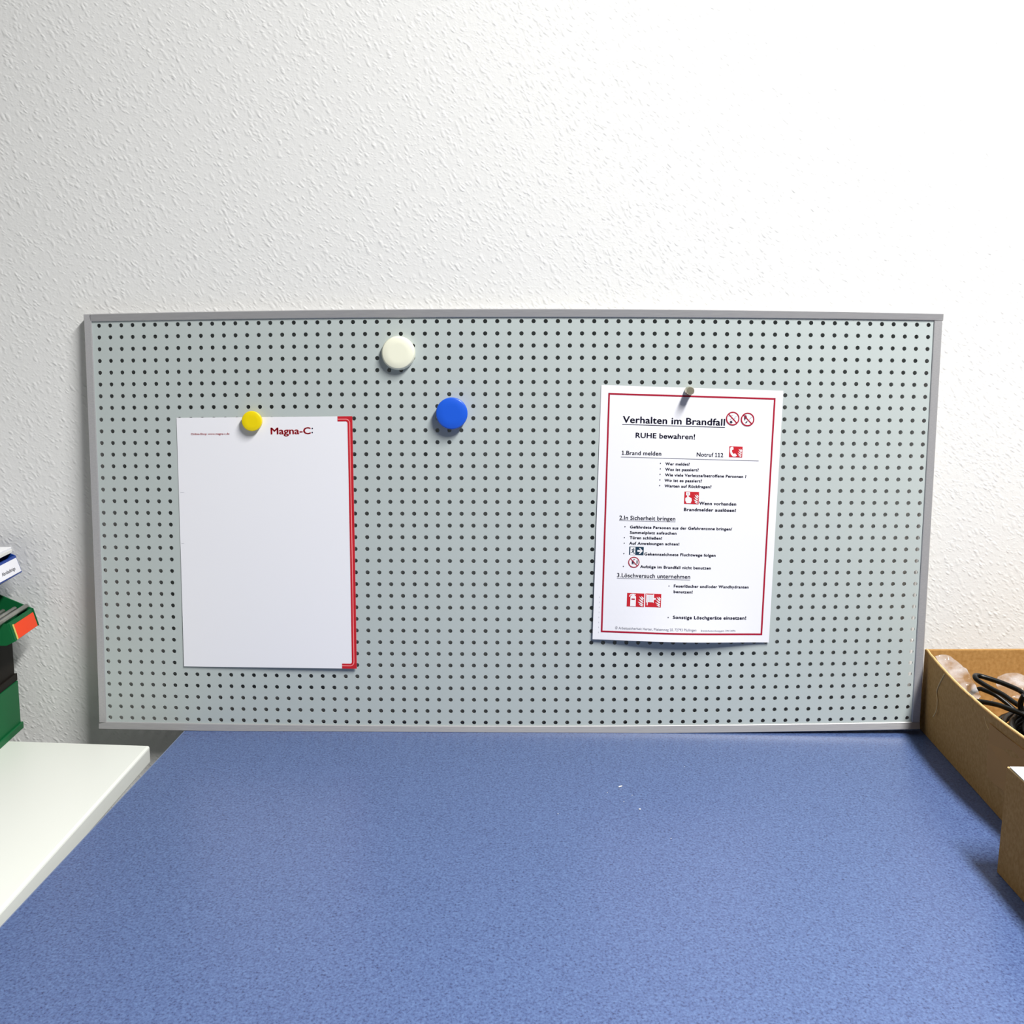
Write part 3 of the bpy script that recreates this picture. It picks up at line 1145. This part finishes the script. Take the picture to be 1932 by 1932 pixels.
# ------------------------------------------------------------------ cardboard boxes
BOXH = 0.1008
cb = empty('cardboard_box', (0.62, -0.15, TABLE))
tag(cb, 'open brown cardboard box full of black cables beside the board', 'box')
top_px = [(1745.6, 1226.6), (1769, 1253), (1784.5, 1270), (1810.9, 1299.6), (1837.3, 1322.9), (1865, 1346), (1894.7, 1364.8), (1930.5, 1395)]
tops = [at_z(x, y, TABLE + BOXH) for x, y in top_px]
SH = 0.0005
tops = [Vector((p.x + SH, p.y, p.z)) for p in tops]
bl0, bl1 = at_z(1735.5, 1376.5, TABLE), at_z(1889.2, 1549.3, TABLE)
ymin = -0.372
tys = np.array([p.y for p in tops])
txs = np.array([p.x for p in tops])
pc = np.polyfit(tys, txs, 3)
ylo = tys.min()


def top_x(y):
    yy = max(y, ylo)
    x = float(np.polyval(pc, yy))
    if y < ylo:
        sl = float(np.polyval(np.polyder(pc), ylo))
        x += sl * (y - ylo)
    return x


def bot_x(y):
    return bl0.x + SH + (bl1.x - bl0.x) * (y - bl0.y) / (bl1.y - bl0.y)


YB = bl0.y
TH = 0.003


def left_pt(s, t, off):
    """s 0..1 from back to front, t 0..1 from bottom to top"""
    y = YB + (ymin - YB) * s
    xb, xt = bot_x(y), top_x(y)
    x = xb + (xt - xb) * t ** 1.6
    jag = 0.0006 * noise.noise(Vector((y * 160, 3, 0))) if t > 0.99 else 0
    return Vector((x + off, y, TABLE + 0.0005 + (BOXH + jag - 0.0005) * t))


def sheet_grid(fn, nu, nv, name, material, parent, smooth=True):
    vs, fs = [], []
    for side in (0, 1):
        for j in range(nv + 1):
            for i in range(nu + 1):
                vs.append(fn(i / nu, j / nv, side))
    S = (nu + 1) * (nv + 1)
    for j in range(nv):
        for i in range(nu):
            a = j * (nu + 1) + i
            fs.append((a, a + 1, a + nu + 2, a + nu + 1))
            fs.append((S + a, S + a + nu + 1, S + a + nu + 2, S + a + 1))
    ring = [i for i in range(nu + 1)] + [j * (nu + 1) + nu for j in range(1, nv + 1)] + \
           [nv * (nu + 1) + i for i in range(nu - 1, -1, -1)] + [j * (nu + 1) for j in range(nv - 1, 0, -1)]
    for k in range(len(ring)):
        a, c = ring[k], ring[(k + 1) % len(ring)]
        fs.append((a, S + a, S + c, c))
    return mesh_obj(name, vs, fs, material, parent)


sheet_grid(lambda s, t, side: left_pt(s, t, TH * side), 26, 8, 'side_panel', MT['card'], cb)
XR = 0.84
bk_dir = Vector((1, 0.03, 0)).normalized()
bk0b, bk0t = Vector((bot_x(YB), YB, TABLE)), Vector((top_x(YB), YB, TABLE + BOXH))


def back_pt(s, t, side):
    p = bk0b.lerp(bk0t, t) + bk_dir * (0.33 * s)
    return Vector((p.x, p.y + TH * (1 - side) - TH + 0.0 + (0 if side else TH), p.z + 0.0005 * (1 - t)))


sheet_grid(back_pt, 10, 4, 'side_panel', MT['card'], cb)
sheet_grid(lambda s, t, side: Vector((0.83 - TH * side, YB + 0.009 + (ymin - YB - 0.012) * s, TABLE + 0.0005 + BOXH * t)), 4, 4, 'side_panel', MT['card'], cb)
sheet_grid(lambda s, t, side: Vector((bot_x(ymin) + TH + (0.825 - bot_x(ymin)) * s, ymin + TH * side, TABLE + 0.0005 + BOXH * t)), 4, 4, 'side_panel', MT['card'], cb)
bm = bmesh.new()
add_box(bm, bot_x(YB) + TH + 0.001, 0.826, ymin + TH, YB - 0.001, TABLE + 0.0005, TABLE + 0.0035)
o = bm_obj('bottom_panel', bm, MT['card'], cb)
o.matrix_parent_inverse = Matrix.Translation((-0.62, 0.15, -TABLE))
# pale bare edge of the torn top rim
rim = [left_pt(k / 40, 1.0, TH / 2) + Vector((0, 0, 0.0004)) for k in range(41)]
vs, fs = tube(rim, 0.0011, 6)
mesh_obj('torn_rim', vs, fs, MT['card_raw'], cb)


def on_left(px, py, lift):
    """point on the outside of the box's left side seen at a pixel"""
    best, bd = None, 1e9
    d = Vector(ray(px, py)).normalized()
    for a in range(81):
        for b in range(41):
            p = left_pt(a / 80, b / 40, 0)
            q = p - Vector(CAM)
            e = (q - d * q.dot(d)).length
            if e < bd:
                bd, best = e, p
    return best + Vector((-lift, 0, 0))


# loose torn strip curling off the side and a fine scratch
strip_px = [(1784, 1272), (1775, 1288), (1769.5, 1305), (1769.2, 1322), (1769.8, 1336), (1768.5, 1347), (1765.5, 1351)]
lifts = [0.0004, 0.0005, 0.0006, 0.0010, 0.0018, 0.0024, 0.0030]
pth = smooth_path([on_left(x, y, l) for (x, y), l in zip(strip_px, lifts)], 5)
vs, fs = tube(pth, 0.0007, 6)
mesh_obj('torn_strip', vs, fs, MT['card_raw'], cb)
pth = smooth_path([on_left(x, y, 0.0002) for x, y in ((1858, 1352), (1863, 1368), (1868, 1384), (1871.5, 1400))], 4)
vs, fs = tube(pth, 0.0004, 5)
mesh_obj('scratch', vs, fs, MT['card_raw'], cb)
# second layer of board glued to the near end of the side
lay = [(1868.5, 1366), (1867, 1400), (1864, 1440), (1863.5, 1462), (1868, 1470), (1880, 1481), (1892, 1490), (1897.5, 1497), (1915, 1480),
       (1960, 1470), (1985, 1466), (1960, 1443), (1931, 1414), (1895, 1384)]
lp = [on_left(x, y, 0.0002) for x, y in lay]
vs = lp + [p + Vector((-0.0009, 0, 0)) for p in lp]
nL = len(lp)
fs = [tuple(range(nL)), tuple(reversed(range(nL, 2 * nL)))] + [(k, (k + 1) % nL, nL + (k + 1) % nL, nL + k) for k in range(nL)]
mesh_obj('glued_flap', vs, fs, MT['card_red'], cb)

# second, smaller box nearer the room
q0, q1 = at_z(1881, 1646, TABLE), at_z(1932, 1700, TABLE)
tc0, tc1 = at_z(1900.5, 1450, TABLE + 0.0986), at_z(1932, 1487, TABLE + 0.0986)
b2 = empty('small_carton', (0.56, -0.48, TABLE))
tag(b2, 'brown carton with white sheet on top in front of the cable box', 'box')
lean2 = tc0.x - q0.x


def box2_left(s, t, side):
    y = q0.y - 0.20 * s
    xb = q0.x + 0.0016 * s
    return Vector((xb + lean2 * t + 0.003 * side, y, TABLE + 0.0005 + 0.0982 * t))


sheet_grid(box2_left, 6, 4, 'side_panel', MT['card'], b2)
sheet_grid(lambda s, t, side: Vector((q0.x + lean2 * t + 0.0035 + 0.22 * s, q0.y - 0.003 * side, TABLE + 0.0005 + 0.0982 * t)), 4, 4, 'side_panel', MT['card'], b2)
sheet_grid(lambda s, t, side: Vector((q0.x + lean2 * t + 0.0035 + 0.22 * s, q0.y - 0.20 + 0.003 * side, TABLE + 0.0005 + 0.0982 * t)), 4, 4, 'side_panel', MT['card'], b2)
sheet_grid(lambda s, t, side: Vector((q0.x + 0.22 + 0.003 * side, q0.y - 0.004 - 0.192 * s, TABLE + 0.0005 + 0.0982 * t)), 4, 4, 'side_panel', MT['card'], b2)
bm = bmesh.new()
add_box(bm, q0.x + 0.004, q0.x + 0.219, q0.y - 0.196, q0.y - 0.004, TABLE + 0.0006, TABLE + 0.0036)
o = bm_obj('bottom_panel', bm, MT['card'], b2)
o.matrix_parent_inverse = Matrix.Translation((-0.56, 0.48, -TABLE))
vs, fs = tube([box2_left(s, 1, 0) + Vector((0.001, 0, 0.0006)) for s in (0, .1, .2, .3)], 0.0009, 6)
mesh_obj('torn_rim', vs, fs, MT['card_raw'], b2)
# white sheet covering its opening
wx0 = q0.x + lean2 + 0.0005
vs, fs = [], []
nu, nv = 14, 14
for side in (0, 1):
    for j in range(nv + 1):
        for i in range(nu + 1):
            a, b = i / nu, j / nv
            z = TABLE + 0.0998 + 0.0018 * noise.noise(Vector((a * 3, b * 3, 1.3))) + 0.0018
            vs.append(Vector((wx0 + 0.215 * a, q0.y - 0.004 - 0.19 * b, z - 0.0006 * side)))
S = (nu + 1) * (nv + 1)
for j in range(nv):
    for i in range(nu):
        a = j * (nu + 1) + i
        fs.append((a, a + nu + 1, a + nu + 2, a + 1))
        fs.append((S + a, S + a + 1, S + a + nu + 2, S + a + nu + 1))
ws = mesh_obj('white_sheet', vs, fs, MT['white_sheet'], None, smooth=True)
tag(ws, 'white sheet lying across the top of the small carton', 'paper')


# ------------------------------------------------------------------ black cables in the box
def cable(pts, r, label, n=8):
    P = smooth_path(pts, n)
    vs, fs = tube(P, r, 12)
    o = mesh_obj('cable', vs, fs, MT['cable'], None, smooth=True)
    tag(o, label, 'cable', 'black cables in the cardboard box')
    return o


cable([at_y(2000, 1352, -0.1359), at_y(1966, 1326, -0.1244), at_y(1932, 1308.5, -0.1143), at_y(1919.8, 1301, -0.1071), at_y(1891.8, 1289, -0.0956),
       at_y(1863.9, 1279.6, -0.0869), at_y(1848, 1275.2, -0.0840), at_y(1840.3, 1274.6, -0.0869), at_y(1839.6, 1277.6, -0.0927), at_y(1845, 1284, -0.0984),
       at_y(1868.5, 1298.3, -0.1100), at_y(1891.8, 1310.4, -0.1215), at_y(1910.5, 1323.4, -0.1330), at_y(1929, 1336, -0.1445),
       at_y(1960, 1362, -0.1647), at_y(2000, 1392, -0.1791)], 0.0028, 'black cable bent into a narrow upright loop above the others')
cable([at_y(1812, 1332, -0.050), at_y(1828, 1312, -0.062), at_y(1846, 1300, -0.0768), at_y(1859.2, 1303, -0.0826), at_y(1877.9, 1311.3, -0.0912), at_y(1896.5, 1324.4, -0.0984),
       at_y(1915, 1340, -0.1056), at_y(1950, 1366, -0.1186), at_y(1990, 1396, -0.1287)], 0.0026, 'black cable end running under the upright loop beside the clear bag')
cable([at_y(1822, 1352, -0.098), at_y(1832, 1332, -0.106), at_y(1842, 1324, -0.1186), at_y(1859.2, 1325.3, -0.1272), at_y(1882.5, 1330, -0.1388), at_y(1901, 1336.5, -0.1503),
       at_y(1940, 1352, -0.1647), at_y(1990, 1380, -0.1791)], 0.0028, 'black cable lying flat across the top of the coil')
cable([at_y(1932, 1312, -0.1575), at_y(1926, 1325, -0.1532), at_y(1927, 1340, -0.1532), at_y(1938, 1354, -0.1560), at_y(1970, 1372, -0.1647)], 0.0030,
      'black cable arching down behind the coil')
coil = []
for k in range(16 * 30):
    a = 2 * math.pi * k / 16
    turn = k / 16
    SHR = (1.0, 0.86, 0.93, 0.78, 0.70, 0.62)
    share, nxt = SHR[int(turn) % 6], SHR[(int(turn) + 1) % 6]
    f = share + (nxt - share) * (turn - int(turn))
    rx = 0.094 * f + 0.002 * math.sin(a * 0.37 + 1)
    ry = 0.135 * f + 0.003 * math.sin(a * 0.53)
    coil.append(Vector((0.604 + rx * math.cos(a), -0.222 + ry * math.sin(a), TABLE + 0.0085 + 0.0020 * turn + 0.002 * math.sin(a * 0.31))))
cable(coil, 0.0029, 'thick coil of black cable filling the cardboard box', 2)


# ------------------------------------------------------------------ clear plastic bags
def film(px_rows, seed, amp, label):
    """px_rows: rows of (px, py, y) control points, interpolated into a crumpled film"""
    rows = [smooth_path([at_y(*p) for p in row], 8) for row in px_rows]
    cols = []
    for k in range(len(rows[0])):
        cols.append(smooth_path([r[k] for r in rows], 8))
    vs, fs = [], []
    nv, nu = len(cols), len(cols[0])
    for a in range(nv):
        for b in range(nu):
            p = cols[a][b]
            e = min(a, nv - 1 - a, b, nu - 1 - b) / 4.0
            k = amp * min(1.0, 0.3 + e)
            q = p * 42 + Vector((seed, 0, 0))
            d = 1.1 * abs(noise.noise(q)) + 0.6 * abs(noise.noise(q * 2.6 + Vector((3, 1, 2)))) - 0.4
            vs.append(p + Vector((0.25, -0.75, 0.6)) * (d * k))
    for a in range(nv - 1):
        for b in range(nu - 1):
            i = a * nu + b
            fs.append((i, i + 1, i + nu + 1, i + nu))
    o = mesh_obj('plastic_bag', vs, fs, MT['bubble'], None, smooth=True)
    m = o.modifiers.new('thickness', 'SOLIDIFY')
    m.thickness = 0.0002
    tag(o, label, 'plastic bag')
    return o


film([[(1763, 1238, -0.0293), (1778, 1235, -0.0293), (1792, 1238, -0.0322), (1802, 1244, -0.0351)],
      [(1782, 1262, -0.0495), (1795, 1258, -0.0495), (1810, 1257, -0.0495), (1822, 1262, -0.0524)],
      [(1800, 1288, -0.0711), (1812, 1285, -0.0711), (1826, 1284, -0.0711), (1836, 1285, -0.0725)],
      [(1822, 1312, -0.0956), (1830, 1310, -0.0927), (1840, 1308, -0.0927), (1846, 1306, -0.0927)],
      [(1834, 1322, -0.1071), (1840, 1320, -0.1056), (1846, 1318, -0.1042), (1850, 1315, -0.1042)]], 1.7, 0.0075,
     'crumpled clear plastic bag in the corner of the cable box')
film([[(1882, 1277, -0.0495), (1900, 1270, -0.0495), (1922, 1270, -0.0495), (1950, 1282, -0.0495)],
      [(1880, 1290, -0.0639), (1900, 1284, -0.0639), (1928, 1283, -0.0639), (1956, 1292, -0.0639)],
      [(1884, 1306, -0.0783), (1904, 1300, -0.0783), (1930, 1300, -0.0783), (1960, 1308, -0.0783)],
      [(1870, 1322, -0.0898), (1900, 1318, -0.0898), (1930, 1320, -0.0898), (1962, 1328, -0.0898)]], 5.2, 0.0075,
     'clear plastic bag behind the black cables')

# ------------------------------------------------------------------ crumbs on the workbench
CR = [(1170.5, 1485, 0.0060, 0.0018, 35), (1207, 1528, 0.0022, 0.0018, 10), (1145.8, 1496, 0.0010, 0.0008, 60), (1192.5, 1501, 0.0011, 0.0008, 20),
      (1177, 1513, 0.0011, 0.0008, 80), (1052.7, 1536, 0.0011, 0.0009, 0), (1291, 1447, 0.0010, 0.0008, 40), (1266, 1582.5, 0.0012, 0.0008, 15)]
CL = ['rod shaped white crumb lying on the blue workbench', 'small round white crumb lying on the blue workbench'] + ['tiny white speck lying on the blue workbench'] * 6
for (px, py, ln, wd, ang), lb in zip(CR, CL):
    p = at_z(px, py, TABLE)
    bm = bmesh.new()
    bmesh.ops.create_icosphere(bm, subdivisions=2, radius=0.5)
    for v in bm.verts:
        k = 1 + 0.25 * noise.noise(v.co * 3 + Vector((px, py, 0)))
        v.co = Vector((v.co.x * ln * k, v.co.y * wd * k, v.co.z * wd * 0.8 * k))
    zmin = min(v.co.z for v in bm.verts)
    for v in bm.verts:
        v.co.z -= zmin
    o = bm_obj('crumb', bm, MT['crumb'], None, True)
    o.location = p
    o.rotation_euler = (0, 0, math.radians(ang))
    tag(o, lb, 'crumb', 'white crumbs on the workbench')
